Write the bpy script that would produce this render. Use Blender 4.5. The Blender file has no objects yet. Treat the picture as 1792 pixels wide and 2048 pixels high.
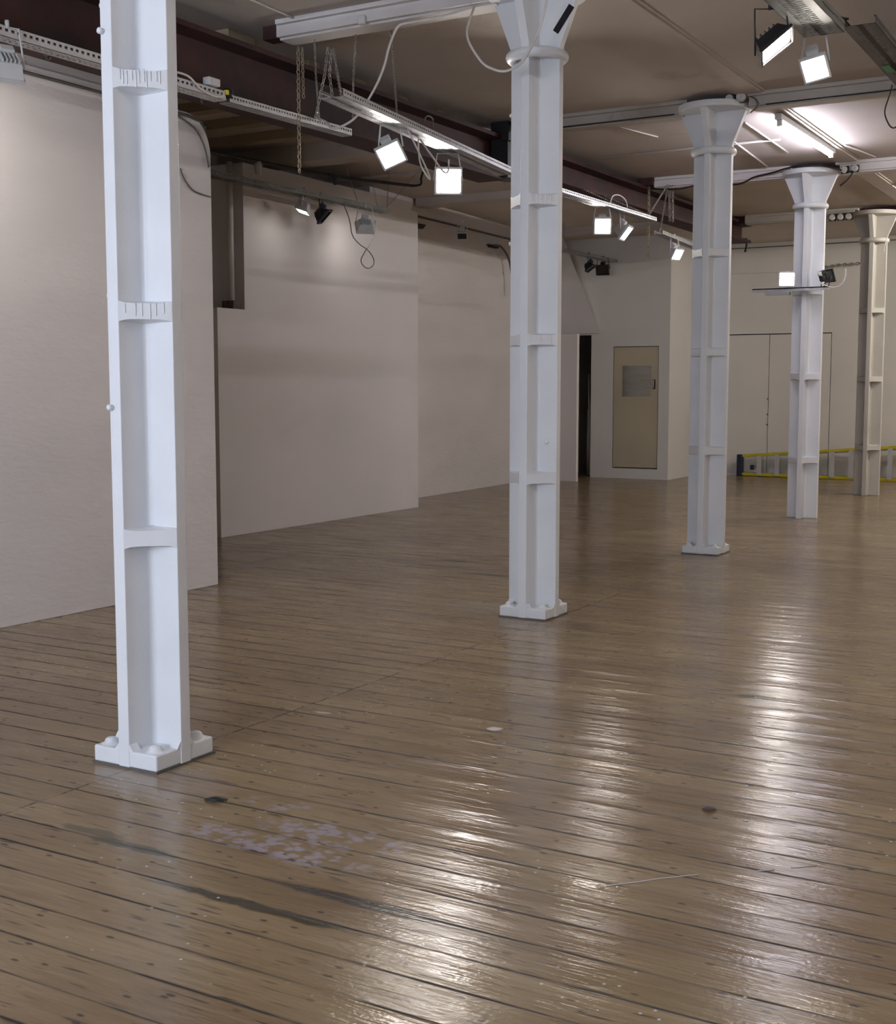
import bpy, math, random
from mathutils import Vector, Matrix
random.seed(7)
scene = bpy.context.scene
col = scene.collection
V = Vector
PI = math.pi

# ------------------------------------------------------------------ helpers
class MB:
    """collects shapes, then links them as one mesh object"""
    def __init__(s): s.v = []; s.f = []; s.sm = []
    def add(s, vs, fs, smooth=False, M=None):
        o = len(s.v)
        s.v += [tuple(M @ V(p)) if M else tuple(p) for p in vs]
        s.f += [tuple(i + o for i in f) for f in fs]
        s.sm += [smooth] * len(fs)
    def box(s, x0, x1, y0, y1, z0, z1, M=None):
        vs = [(x, y, z) for z in (z0, z1) for y in (y0, y1) for x in (x0, x1)]
        s.add(vs, [(0, 2, 3, 1), (4, 5, 7, 6), (0, 1, 5, 4), (2, 6, 7, 3), (0, 4, 6, 2), (1, 3, 7, 5)], False, M)
    def prism(s, poly, a0, a1, axis='z', M=None, smooth=False):
        """poly: 2D outline; extruded from a0 to a1 along an axis"""
        n = len(poly)
        def P(p, a):
            return {'z': (p[0], p[1], a), 'y': (p[0], a, p[1]), 'x': (a, p[0], p[1])}[axis]
        vs = [P(p, a0) for p in poly] + [P(p, a1) for p in poly]
        fs = [tuple(range(n))[::-1], tuple(range(n, 2 * n))]
        fs += [(i, (i + 1) % n, n + (i + 1) % n, n + i) for i in range(n)]
        s.add(vs, fs, smooth, M)
    def tube(s, pts, r, seg=8, caps=True, closed=False):
        pts = [V(p) for p in pts]; n = len(pts)
        rr = r if isinstance(r, (list, tuple)) else [r] * n
        vs = []; fs = []; prev = None
        for i, p in enumerate(pts):
            if closed: t = pts[(i + 1) % n] - pts[i - 1]
            else: t = pts[min(i + 1, n - 1)] - pts[max(i - 1, 0)]
            t.normalize()
            if prev is None:
                a = V((0, 0, 1)) if abs(t.z) < .9 else V((1, 0, 0))
                u = t.cross(a).normalized()
            else:
                u = (prev - t * prev.dot(t)).normalized()
            prev = u; w = t.cross(u)
            for k in range(seg):
                an = 2 * PI * k / seg
                vs.append(p + (u * math.cos(an) + w * math.sin(an)) * rr[i])
        m = n if closed else n - 1
        for i in range(m):
            for k in range(seg):
                a = i * seg + k; b = i * seg + (k + 1) % seg
                c = ((i + 1) % n) * seg + (k + 1) % seg; d = ((i + 1) % n) * seg + k
                fs.append((a, b, c, d))
        if caps and not closed:
            fs.append(tuple(range(seg))[::-1]); fs.append(tuple(range((n - 1) * seg, n * seg)))
        s.add(vs, fs, True)
    def lathe(s, prof, seg=32, c=(0, 0, 0), closed=False, smooth=True, M=None):
        n = len(prof); vs = []; fs = []
        for k in range(seg):
            an = 2 * PI * k / seg
            for r, z in prof: vs.append((c[0] + r * math.cos(an), c[1] + r * math.sin(an), c[2] + z))
        m = n if closed else n - 1
        for k in range(seg):
            k2 = (k + 1) % seg
            for i in range(m):
                j = (i + 1) % n
                fs.append((k * n + i, k2 * n + i, k2 * n + j, k * n + j))
        s.add(vs, fs, smooth, M)
    def build(s, name, mat, parent=None, loc=None, bevel=0, seg=2):
        me = bpy.data.meshes.new(name); me.from_pydata(s.v, [], s.f); me.update()
        me.polygons.foreach_set('use_smooth', s.sm)
        me.materials.append(mat)
        o = bpy.data.objects.new(name, me); col.objects.link(o)
        if parent: o.parent = parent
        if loc: o.location = loc
        if bevel:
            b = o.modifiers.new('bevel', 'BEVEL'); b.width = bevel; b.segments = seg; b.limit_method = 'ANGLE'; b.angle_limit = .6
            for p in me.polygons: p.use_smooth = True
            w = o.modifiers.new('wn', 'WEIGHTED_NORMAL'); w.keep_sharp = True
        return o

def tag(o, label=None, cat=None, group=None, kind=None):
    if label: o['label'] = label
    if cat: o['category'] = cat
    if group: o['group'] = group
    if kind: o['kind'] = kind
    return o
def empty(name, loc, label, cat, group=None):
    o = bpy.data.objects.new(name, None); col.objects.link(o); o.location = loc
    o.empty_display_size = .1
    return tag(o, label, cat, group)
def struct(o): o['kind'] = 'structure'; return o
def smooth_path(P, k=6):
    P = [V(p) for p in P]; out = []
    for i in range(len(P) - 1):
        a = P[max(i - 1, 0)]; b = P[i]; c = P[i + 1]; d = P[min(i + 2, len(P) - 1)]
        for j in range(k):
            t = j / k
            out.append(.5 * ((2 * b) + (c - a) * t + (2 * a - 5 * b + 4 * c - d) * t * t + (3 * b - a - 3 * c + d) * t ** 3))
    out.append(P[-1]); return out

# ------------------------------------------------------------------ materials
def new_mat(name):
    m = bpy.data.materials.new(name); m.use_nodes = True
    nt = m.node_tree; nt.nodes.clear()
    out = nt.nodes.new('ShaderNodeOutputMaterial'); b = nt.nodes.new('ShaderNodeBsdfPrincipled')
    nt.links.new(b.outputs[0], out.inputs[0])
    return m, nt, b
def N(nt, t, **kw):
    n = nt.nodes.new(t)
    for k, v in kw.items():
        if k in ('operation', 'blend_type', 'data_type', 'noise_dimensions', 'feature', 'interpolation_type', 'distance'): setattr(n, k, v)
    return n
def math_(nt, op, a, b=None, c=None, clamp=False):
    n = nt.nodes.new('ShaderNodeMath'); n.operation = op; n.use_clamp = clamp
    for i, x in enumerate((a, b, c)):
        if x is None: continue
        if isinstance(x, (int, float)): n.inputs[i].default_value = x
        else: nt.links.new(x, n.inputs[i])
    return n.outputs[0]
def mix(nt, fac, a, b, mode='MIX'):
    n = nt.nodes.new('ShaderNodeMix'); n.data_type = 'RGBA'; n.blend_type = mode
    for i, x in ((0, fac), (6, a), (7, b)):
        if isinstance(x, (int, float)): n.inputs[i].default_value = x
        elif isinstance(x, (tuple, list)): n.inputs[i].default_value = (*x, 1) if len(x) == 3 else x
        else: nt.links.new(x, n.inputs[i])
    return n.outputs[2]
def noise(nt, vec, scale, detail=4, rough=.55, dim='3D'):
    n = nt.nodes.new('ShaderNodeTexNoise'); n.noise_dimensions = dim
    n.inputs['Scale'].default_value = scale; n.inputs['Detail'].default_value = detail; n.inputs['Roughness'].default_value = rough
    if vec is not None: nt.links.new(vec, n.inputs['Vector'])
    return n.outputs[0]
def ramp(nt, x, lo, hi, a=0., b=1.):
    n = nt.nodes.new('ShaderNodeMapRange'); n.clamp = True
    nt.links.new(x, n.inputs[0])
    for i, v in zip((1, 2, 3, 4), (lo, hi, a, b)): n.inputs[i].default_value = v
    return n.outputs[0]
def pos(nt, scale=(1, 1, 1)):
    g = nt.nodes.new('ShaderNodeNewGeometry'); m = nt.nodes.new('ShaderNodeMapping')
    nt.links.new(g.outputs['Position'], m.inputs[0]); m.inputs['Scale'].default_value = scale
    return m.outputs[0]
def opos(nt, scale=(1, 1, 1)):
    g = nt.nodes.new('ShaderNodeTexCoord'); m = nt.nodes.new('ShaderNodeMapping')
    nt.links.new(g.outputs['Object'], m.inputs[0]); m.inputs['Scale'].default_value = scale
    return m.outputs[0]
def bump(nt, b, h, strength=.3, dist=.01):
    n = nt.nodes.new('ShaderNodeBump'); n.inputs['Strength'].default_value = strength; n.inputs['Distance'].default_value = dist
    nt.links.new(h, n.inputs['Height']); nt.links.new(n.outputs[0], b.inputs['Normal'])
def paint(name, c, rough=.6, var=.06, scale=3., bumps=.15, bscale=40, metal=0., stretch=(1, 1, 1), dirt=None, bdist=.004, spec=None):
    m, nt, b = new_mat(name)
    p = pos(nt, stretch)
    n1 = noise(nt, p, scale, 5)
    f = ramp(nt, n1, .3, .7)
    dark = tuple(x * (1 - var * 2) for x in c); light = tuple(min(1, x * (1 + var)) for x in c)
    cc = mix(nt, f, dark, light)
    if dirt:
        n2 = noise(nt, p, dirt[1], 6, .7)
        cc = mix(nt, ramp(nt, n2, dirt[2], dirt[3]), cc, dirt[0])
    nt.links.new(cc, b.inputs['Base Color'])
    b.inputs['Roughness'].default_value = rough; b.inputs['Metallic'].default_value = metal
    if spec is not None: b.inputs['Specular IOR Level'].default_value = spec
    if bumps: bump(nt, b, noise(nt, p, bscale, 4), bumps, bdist)
    return m
def emis(name, c, s):
    m, nt, b = new_mat(name)
    b.inputs['Base Color'].default_value = (.9, .9, .9, 1); b.inputs['Roughness'].default_value = .2
    b.inputs['Emission Color'].default_value = (*c, 1); b.inputs['Emission Strength'].default_value = s
    return m

FLOOD = 85.0
M_ = {}
M_['wall'] = paint('white_wall_paint', (.68, .635, .62), .75, .03, .8, .35, 9, stretch=(1, 1, 3), dirt=((.5, .45, .41), 2.2, .66, .85), bdist=.012)
M_['board'] = paint('smooth_white_board', (.68, .635, .615), .7, .03, .6, .08, 30)
M_['backwall'] = paint('cream_wall_paint', (.68, .645, .60), .75, .03, .7, .2, 12, dirt=((.5, .45, .4), 1.6, .66, .9))
M_['ceil'] = paint('dull_ceiling_paint', (.56, .50, .45), .85, .07, .6, .25, 3, dirt=((.3, .26, .22), 1.1, .6, .85))
M_['joist'] = paint('old_joist_paint', (.34, .27, .18), .85, .08, 1., .2, 20)
M_['casing'] = paint('white_beam_casing', (.66, .62, .6), .6, .05, 2., .1, 30, dirt=((.35, .3, .27), 5, .64, .8))
M_['iron_shaded'] = paint('shaded_white_iron_paint', (.50, .47, .42), .5, .03, 2.5, .35, 22, bdist=.006)  # white paint darkened to beige: the farthest column's shade put into its colour
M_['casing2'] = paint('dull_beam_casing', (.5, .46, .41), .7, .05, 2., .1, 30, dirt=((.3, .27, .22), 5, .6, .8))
M_['iron'] = paint('glossy_white_iron_paint', (.76, .77, .79), .42, .03, 2.5, .35, 22, dirt=((.55, .54, .52), 9, .68, .8), bdist=.006)
M_['steel'] = paint('red_oxide_steel', (.052, .019, .018), .65, .25, 2., .2, 30, dirt=((.02, .012, .014), 3, .5, .7), spec=.3)
M_['galv'] = paint('galvanised_tray', (.45, .45, .46), .42, .08, 12, .1, 60, metal=.75)
M_['whitemetal'] = paint('white_tray_paint', (.6, .58, .57), .5, .05, 6, .1, 40)
M_['dullgalv'] = paint('dull_tray', (.2, .2, .185), .6, .1, 8, .1, 60, metal=.3)
M_['darktray'] = paint('dull_brown_tray', (.085, .07, .058), .6, .2, 6, .2, 60)
M_['chain'] = paint('zinc_chain', (.38, .35, .32), .4, .1, 20, 0, metal=.8)
M_['rustchain'] = paint('rusty_chain', (.36, .29, .2), .5, .15, 20, 0, metal=.5)
M_['black'] = paint('black_lamp_paint', (.012, .012, .014), .45, .1, 10, .05, 80)
M_['lampwhite'] = paint('white_lamp_paint', (.62, .62, .62), .4, .04, 10, 0)
M_['cable'] = paint('white_cable', (.7, .66, .62), .45, .05, 10, 0)
M_['bcable'] = paint('black_cable', (.015, .014, .014), .5, .1, 10, 0)
M_['gcable'] = paint('grey_cable', (.12, .11, .1), .6, .1, 10, 0)
M_['yellow'] = paint('yellow_ladder_rail', (.62, .50, .01), .45, .08, 5, .05, 60)
M_['alu'] = paint('dull_aluminium', (.55, .54, .52), .45, .06, 8, .05, 60, metal=.6)
M_['blue'] = paint('dark_blue_plastic', (.012, .015, .05), .45, .1, 8, .05, 60)
M_['door'] = paint('cream_door_paint', (.5, .43, .30), .5, .04, 1.5, .05, 30)
M_['plate'] = paint('brushed_door_plate', (.42, .41, .38), .28, .08, 3, .08, 8, metal=.85, stretch=(1, 1, 4))
M_['dark'] = paint('painted_gap_shade', (.02, .018, .015), .9, .1, 3, 0)
M_['brownbox'] = paint('brown_block', (.09, .06, .055), .7, .3, 30, .2, 60)
M_['yellowtab'] = paint('yellow_tab', (.6, .55, .05), .5, .05, 5, 0)
M_['green'] = paint('green_mark', (.01, .22, .05), .5, .05, 5, 0)
M_['glow'] = emis('lit_flood_glass', (1, .93, .86), FLOOD)
M_['glow_weak'] = emis('dim_flood_glass', (1, .95, .9), 12)
M_['glow_strong'] = emis('strong_flood_glass', (1, .94, .88), 130)
M_['tube'] = emis('lit_fluorescent_tube', (.86, .84, 1), 70)
M_['offglass'] = paint('unlit_lamp_glass', (.03, .03, .03), .08, .05, 5, 0)
M_['tape'] = paint('black_tape', (.008, .008, .015), .22, .1, 8, .5, 25)

# floor boards -------------------------------------------------------
def vmath(nt, op, a, b, c=None):
    n = nt.nodes.new('ShaderNodeVectorMath'); n.operation = op
    for i, x in enumerate((a, b, c)):
        if x is None: continue
        if isinstance(x, (tuple, list)): n.inputs[i].default_value = x
        else: nt.links.new(x, n.inputs[i])
    return n.outputs[1] if op in ('DOT_PRODUCT', 'LENGTH') else n.outputs[0]
def floor_mat():
    m, nt, b = new_mat('worn_floorboards')
    g = nt.nodes.new('ShaderNodeNewGeometry'); sx = nt.nodes.new('ShaderNodeSeparateXYZ'); nt.links.new(g.outputs['Position'], sx.inputs[0])
    X, Y = sx.outputs[0], sx.outputs[1]; P = g.outputs['Position']
    # one broad and one mid noise are shared by many features
    n_lo = noise(nt, pos(nt, (.8, 2.0, 1)), 1.0, 2, .6, '2D')
    n_mid = noise(nt, pos(nt, (1.2, 7, 1)), 1.3, 3, .7, '2D')
    grain = noise(nt, pos(nt, (1.1, 16, 1)), 3.2, 3, .7, '2D')
    # boards run along X, 16.65 cm wide
    yy = math_(nt, 'MULTIPLY_ADD', Y, 1 / .1665, -3.15 / .1665)
    yy = math_(nt, 'MULTIPLY_ADD', n_lo, .03, yy)
    idx = math_(nt, 'FLOOR', yy); fr = math_(nt, 'FRACT', yy)
    seg = math_(nt, 'ADD', math_(nt, 'GREATER_THAN', X, -3.56), math_(nt, 'GREATER_THAN', X, -6.9))
    cv = nt.nodes.new('ShaderNodeCombineXYZ'); nt.links.new(idx, cv.inputs[0]); nt.links.new(seg, cv.inputs[1])
    wn = nt.nodes.new('ShaderNodeTexWhiteNoise'); wn.noise_dimensions = '2D'; nt.links.new(cv.outputs[0], wn.inputs['Vector'])
    base = mix(nt, wn.outputs[0], (.262, .184, .104), (.315, .226, .130))
    base = mix(nt, ramp(nt, grain, .40, .62), mix(nt, 1., base, (.88, .87, .86), 'MULTIPLY'), base)
    base = mix(nt, ramp(nt, n_lo, .38, .62), mix(nt, 1., base, (.86, .81, .80), 'MULTIPLY'), mix(nt, 1., base, (1.06, 1.06, 1.02), 'MULTIPLY'))
    # short dirty streaks
    st = noise(nt, pos(nt, (2.4, 26, 1)), 2.2, 1, .5, '2D')
    base = mix(nt, math_(nt, 'MULTIPLY', ramp(nt, st, .655, .73, 0, .75), ramp(nt, n_mid, .4, .6)), base, (.055, .04, .03))
    # nail heads and knots
    vo = nt.nodes.new('ShaderNodeTexVoronoi'); vo.voronoi_dimensions = '2D'; vo.inputs['Scale'].default_value = 4.6; nt.links.new(pos(nt, (1, 2.3, 1)), vo.inputs['Vector'])
    kn = math_(nt, 'MULTIPLY', ramp(nt, math_(nt, 'MULTIPLY_ADD', grain, .07, vo.outputs[0]), .075, .115, .8, 0), ramp(nt, n_mid, .42, .5))
    base = mix(nt, kn, base, (.045, .032, .026))
    # gaps of varying width and strength
    e = math_(nt, 'MINIMUM', fr, math_(nt, 'SUBTRACT', 1, fr))
    gn = ramp(nt, n_mid, .3, .7, .012, .036)
    soft = ramp(nt, math_(nt, 'DIVIDE', e, gn), .45, 2.0, 1, 0)
    gapf = math_(nt, 'MULTIPLY', soft, ramp(nt, n_mid, .25, .55, .3, .98))
    def joint(x0, wdt, y0=None, y1=None):
        dd = math_(nt, 'ABSOLUTE', math_(nt, 'SUBTRACT', math_(nt, 'MULTIPLY_ADD', n_lo, .03, X), x0 + .015))
        j = ramp(nt, dd, wdt * .5, wdt * 1.8, 1, 0)
        if y0 is not None: j = math_(nt, 'MULTIPLY', math_(nt, 'MULTIPLY', j, math_(nt, 'GREATER_THAN', Y, y0)), math_(nt, 'LESS_THAN', Y, y1))
        return j
    jn = math_(nt, 'MAXIMUM', math_(nt, 'MULTIPLY', joint(-3.56, .005), ramp(nt, n_mid, .4, .55, .15, .9)), joint(-6.9, .012, 7.5, 10.5))
    base = mix(nt, math_(nt, 'MAXIMUM', gapf, jn), base, (.03, .023, .019))
    # worn blotches: (x, y, rx, ry, colour, amount)
    nd = nt.nodes.new('ShaderNodeTexNoise'); nd.noise_dimensions = '2D'; nd.inputs['Scale'].default_value = 9; nd.inputs['Detail'].default_value = 2; nt.links.new(P, nd.inputs['Vector'])
    Pd = vmath(nt, 'MULTIPLY_ADD', nd.outputs['Color'], (.14, .03, 0), P)
    vs_ = nt.nodes.new('ShaderNodeTexVoronoi'); vs_.voronoi_dimensions = '2D'; vs_.inputs['Scale'].default_value = 24; nt.links.new(pos(nt, (1, 1.3, 1)), vs_.inputs['Vector'])
    spots = math_(nt, 'MULTIPLY', ramp(nt, vs_.outputs[0], .35, .62, 1, 0), ramp(nt, nd.outputs[0], .42, .54))
    W_ = (.37, .32, .35); K_ = (.018, .015, .012)
    blobs = [(-2.42, 3.40, .30, .12, W_, .8, 1), (-2.62, 3.22, .36, .08, W_, .75, 1), (-2.38, 3.20, .24, .08, W_, .7, 1), (-2.78, 3.56, .14, .07, W_, .7, 1),
             (-2.59, 4.85, .035, .03, (.75, .73, .7), .9, 0), (-3.43, 4.70, .07, .014, (.6, .57, .52), .8, 0),
             (-5.51, 9.49, .2, .07, K_, .95, 0), (-5.76, 9.23, .16, .07, K_, .8, 0), (-4.85, 8.90, .30, .05, K_, .95, 0),
             (-7.0, 10.33, .36, .05, K_, .95, 0), (-6.62, 10.58, .14, .06, (.04, .03, .02), .6, 0), (-6.6, 7.72, .09, .06, K_, .95, 0),
             (-1.77, 6.0, .12, .05, (.03, .025, .02), .8, 0), (-2.95, 2.98, .2, .03, (.07, .07, .05), .8, 0), (-3.15, 3.02, .14, .03, (.08, .08, .055), .7, 0),
             (-2.05, 2.98, .36, .032, (.045, .04, .035), .85, 0), (-2.3, 2.80, .42, .026, (.045, .04, .03), .85, 0), (-4.35, 4.9, .22, .02, (.03, .022, .018), .8, 0),
             (-4.1, 7.55, .34, .2, (.33, .29, .25), .45, 0), (-3.35, 3.55, .3, .2, (.3, .25, .22), .4, 0), (-6.0, 7.2, .3, .16, (.32, .27, .24), .4, 0), (-3.6, 4.0, .05, .06, (.3, .29, .27), .5, 0)]
    for bx, by, rx, ry, c, am, sp in blobs:
        q = vmath(nt, 'MULTIPLY_ADD', Pd, (1 / rx, 1 / ry, 0), (-(bx + .07) / rx, -(by + .015) / ry, 0))
        mk = ramp(nt, vmath(nt, 'LENGTH', q, (0, 0, 0)), .7, 1.1, am, 0)
        if sp: mk = math_(nt, 'MULTIPLY', mk, spots)
        base = mix(nt, mk, base, c)
    # white flecks of paint
    v2 = nt.nodes.new('ShaderNodeTexVoronoi'); v2.voronoi_dimensions = '2D'; v2.inputs['Scale'].default_value = 7.5; nt.links.new(P, v2.inputs['Vector'])
    base = mix(nt, math_(nt, 'MULTIPLY', ramp(nt, v2.outputs[0], .02, .045, 1, 0), ramp(nt, n_lo, .52, .6)), base, (.62, .58, .55))
    nt.links.new(base, b.inputs['Base Color'])
    nt.links.new(math_(nt, 'MAXIMUM', ramp(nt, n_mid, .3, .7, .15, .26), math_(nt, 'MULTIPLY', gapf, .7)), b.inputs['Roughness'])
    b.inputs['Specular IOR Level'].default_value = .31
    # relief in metres: dished boards, gently undulating worn varnish, fine orange peel
    yb = math_(nt, 'MULTIPLY_ADD', Y, 1 / .1665, -3.15 / .1665 + .015)
    c1 = math_(nt, 'MULTIPLY_ADD', math_(nt, 'FRACT', yb), 2, -1)
    wb = nt.nodes.new('ShaderNodeTexWhiteNoise'); wb.noise_dimensions = '1D'; nt.links.new(math_(nt, 'FLOOR', yb), wb.inputs['W'])
    cup = math_(nt, 'MULTIPLY', math_(nt, 'MULTIPLY', c1, c1), math_(nt, 'MULTIPLY_ADD', wb.outputs[0], .0036, -.0006))
    h = math_(nt, 'MULTIPLY_ADD', noise(nt, pos(nt, (.7, 7, 1)), 3.0, 3, .6, '2D'), .0032, cup)
    h = math_(nt, 'MULTIPLY_ADD', noise(nt, pos(nt, (1, 1.3, 1)), 60, 1, .5, '2D'), .00038, h)
    bump(nt, b, h, 1.0, 1.0)
    return m
M_['floor'] = floor_mat()

# ------------------------------------------------------------------ the room
XR, YF, YB = 3.6, -3.0, 21.3
def zc(y): return 3.995 - .0115 * (y - 11.1)
s = MB(); s.box(-10.2, XR, YF, YB + .2, -.12, 0); struct(s.build('floor', M_['floor']))
# ceiling slab (falls very slightly towards the far end)
s = MB(); s.prism([(YF, zc(YF)), (YB + .2, zc(YB)), (YB + .2, zc(YB) + .2), (YF, zc(YF) + .2)], -10.2, XR, 'x')
struct(s.build('ceiling', M_['ceil']))
# near left wall: block with rounded top far corner, then set-back upper wall with two mouldings
s = MB()
poly = [(YF, 0), (7.42, 0), (7.42, 3.18)]
for k in range(1, 9):
    a = k / 8 * PI / 2; poly.append((7.42 - .26 * (1 - math.cos(a)), 3.18 + .28 * math.sin(a)))
poly.append((YF, 3.46))
s.prism(poly, -6.75, -6.37, 'x'); struct(s.build('wall_left', M_['wall'], bevel=.004))
s = MB(); s.box(-6.75, -6.46, YF, 7.0, 3.46, 4.0); struct(s.build('wall_left_upper', M_['wall']))
s = MB(); s.box(-6.46, -6.375, YF, 7.0, 3.46, 3.485); struct(s.build('trim_1', M_['wall']))
s = MB(); s.tube([(-6.35, YF + .02, 3.43), (-6.35, 7.16, 3.43), (-6.38, 7.34, 3.42), (-6.5, 7.5, 3.40), (-6.7, 7.75, 3.38)], .011, 8)
tag(s.build('wall_conduit', M_['gcable']), 'thin grey conduit running along the top of the near left wall', 'conduit')
# alcove wall behind it, returning to the tall boarded wall
s = MB(); s.box(-9.6, -9.3, 7.0, 13.5, 0, 4.0); s.box(-9.6, -6.6, 6.9, 7.1, 0, 4.0); struct(s.build('wall_alcove', M_['backwall']))
s = MB(); s.prism([(9.76, 0), (13.5, 0), (13.5, 3.62), (13.36, 3.62), (13.36, 3.72), (10.18, 3.72), (10.18, 2.27), (9.76, 2.27)], -9.32, -8.33, 'x')
struct(s.build('wall_partition', M_['board'], bevel=.003))
# long left wall beyond the boards (slightly skewed) ----------------
s = MB(); s.prism([(-9.0, 13.45), (-9.28, 19.6), (-9.28, 21.5), (-10, 21.5), (-10, 13.45)], 0, 4.0, 'z'); struct(s.build('wall_far_left', M_['wall']))
s = MB(); s.tube([(-8.99, 13.5, 3.745), (-9.13, 16.6, 3.735), (-9.25, 19.5, 3.72)], .014, 8)
tag(s.build('wall_conduit', M_['gcable']), 'dark conduit along the top of the long far left wall', 'conduit')
# door wall
Y0 = 19.5
s = MB(); dx0, dx1, dz0, dz1 = -8.292, -7.503, .165, 2.147
s.box(-8.68, dx0, Y0, Y0 + .14, 0, 4); s.box(dx1, -7.32, Y0, Y0 + .14, 0, 4)
s.box(dx0, dx1, Y0, Y0 + .14, 0, dz0); s.box(dx0, dx1, Y0, Y0 + .14, dz1, 4)
s.box(-7.46, -7.32, Y0 + .14, YB, 0, 4); s.box(-9.28, -8.68, Y0, Y0 + .14, 2.34, 4)
struct(s.build('wall_door_side', M_['backwall']))
s = MB(); s.box(-8.3, -7.5, Y0 + .10, Y0 + .15, .15, 2.16); struct(s.build('door_gap_shade_1', M_['dark']))  # dark sheet behind the leaf, painting the shade in the door gaps
# sloping stair soffit in the corner
s = MB()
vs = [(-9.27, 19.49, 2.37), (-8.53, 19.49, 2.37), (-8.50, 19.44, 2.37), (-9.27, 19.44, 2.37), (-9.27, 19.49, 3.9), (-9.19, 19.49, 3.9), (-8.92, 18.85, 3.9), (-9.27, 18.85, 3.9)]
s.add(vs, [(0, 1, 2, 3), (7, 6, 5, 4), (3, 2, 6, 7), (1, 5, 6, 2), (0, 3, 7, 4), (0, 4, 5, 1)]); struct(s.build('wall_stair_soffit', M_['wall']))
# far wall with flush double door
s = MB(); s.box(-7.46, -7.22, YB, YB + .2, 0, 4); s.box(-5.215, XR, YB, YB + .2, 0, 4); s.box(-7.22, -5.215, YB, YB + .2, 2.378, 4); s.box(-9.4, -7.46, YB, YB + .2, 0, 4)
struct(s.build('wall_back', M_['backwall']))
s = MB(); s.box(-7.25, -5.2, YB + .12, YB + .2, 0, 2.4); struct(s.build('door_gap_shade_2', M_['dark']))  # same dark backing: shade of the double door's gaps as colour
s = MB(); s.box(-7.215, -6.246, YB + .004, YB + .05, .005, 2.362); d2 = struct(s.build('door_2', M_['backwall']))
s = MB()
for z in (.85, 1.02, 1.28): s.box(-6.262, -6.236, YB - .006, YB + .004, z, z + .025)
s.build('door_latch', M_['gcable'], d2)
s = MB(); s.box(-6.236, -5.226, YB + .004, YB + .05, .005, 2.362); struct(s.build('door_3', M_['backwall']))
# horizontal pipes/trims on the far wall
s = MB(); s.box(-7.3, XR, YB - .02, YB, 3.80, 3.815); struct(s.build('trim_4', M_['gcable']))
s = MB(); s.box(-7.3, -5.3, YB - .03, YB, 3.385, 3.41); struct(s.build('trim_5', M_['wall']))
# unseen sides: right wall, front wall with daylight windows
s = MB(); s.box(XR, XR + .2, YF, YB + .2, 0, 4.2); struct(s.build('wall_right', M_['wall']))
s = MB(); xs = [(-5.0, -3.7), (-3.3, -.9)]; prev = -6.75
for a, b_ in xs + [(XR, XR)]:
    s.box(prev, a, YF - .2, YF, 0, 4.2); prev = b_
    if a < XR: s.box(a, b_, YF - .2, YF, 0, .9); s.box(a, b_, YF - .2, YF, 3.3, 4.2)
struct(s.build('wall_front', M_['wall']))
for i, (a, b_) in enumerate(xs):
    s = MB(); z0, z1 = .9, 3.3
    for k in range(4): x = a + (b_ - a - .05) * k / 3; s.box(x, x + .05, YF - .14, YF - .09, z0, z1)
    for k in range(4): z = z0 + (z1 - z0 - .05) * k / 3; s.box(a, b_, YF - .135, YF - .095, z, z + .05)
    struct(s.build('window_%d' % (i + 1), M_['casing']))
    L = bpy.data.lights.new('daylight', 'AREA'); L.shape = 'RECTANGLE'; L.size = b_ - a; L.size_y = 2.4
    L.cycles.is_portal = True
    lo = bpy.data.objects.new('window_portal_%d' % (i + 1), L); col.objects.link(lo); lo.location = ((a + b_) / 2, YF - .16, 2.1); lo.rotation_euler = (PI / 2, 0, 0)

# door_1 -------------------------------------------------------------
d = MB(); d.box(-8.28, -7.514, Y0 + .012, Y0 + .055, .182, 2.136); door = struct(d.build('door_1', M_['door'], bevel=.002))
s = MB(); s.box(-8.125, -7.635, Y0 + .006, Y0 + .012, 1.34, 1.835); tag(s.build('vision_plate', M_['plate'], door), 'square brushed metal plate')
s = MB(); s.box(-7.60, -7.555, Y0 + .004, Y0 + .012, 1.46, 1.61); s.build('handle_plate', M_['black'], door, bevel=.01)
s = MB(); s.tube([(-7.578, Y0 + .004, 1.48), (-7.578, Y0 - .03, 1.49), (-7.578, Y0 - .03, 1.58), (-7.578, Y0 + .004, 1.59)], .010, 8); s.build('door_handle', M_['alu'], door)

# ------------------------------------------------------------------ ceiling beams
COL = [(-3.589, 3.771), (-3.718, 7.468), (-3.794, 11.109), (-3.876, 14.684), (-3.925, 18.206)]
ZR = [3.60, 3.567, 3.548, 3.511, 3.474]
ZT = [4.03, 3.985, 3.945, 3.90, 3.86]
STF = [[2.68, 1.816, .942], [2.703, 1.825, .94], [2.702, 1.832, .956], [2.591, 1.64, .695], [2.561, 1.627, .691]]
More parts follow.
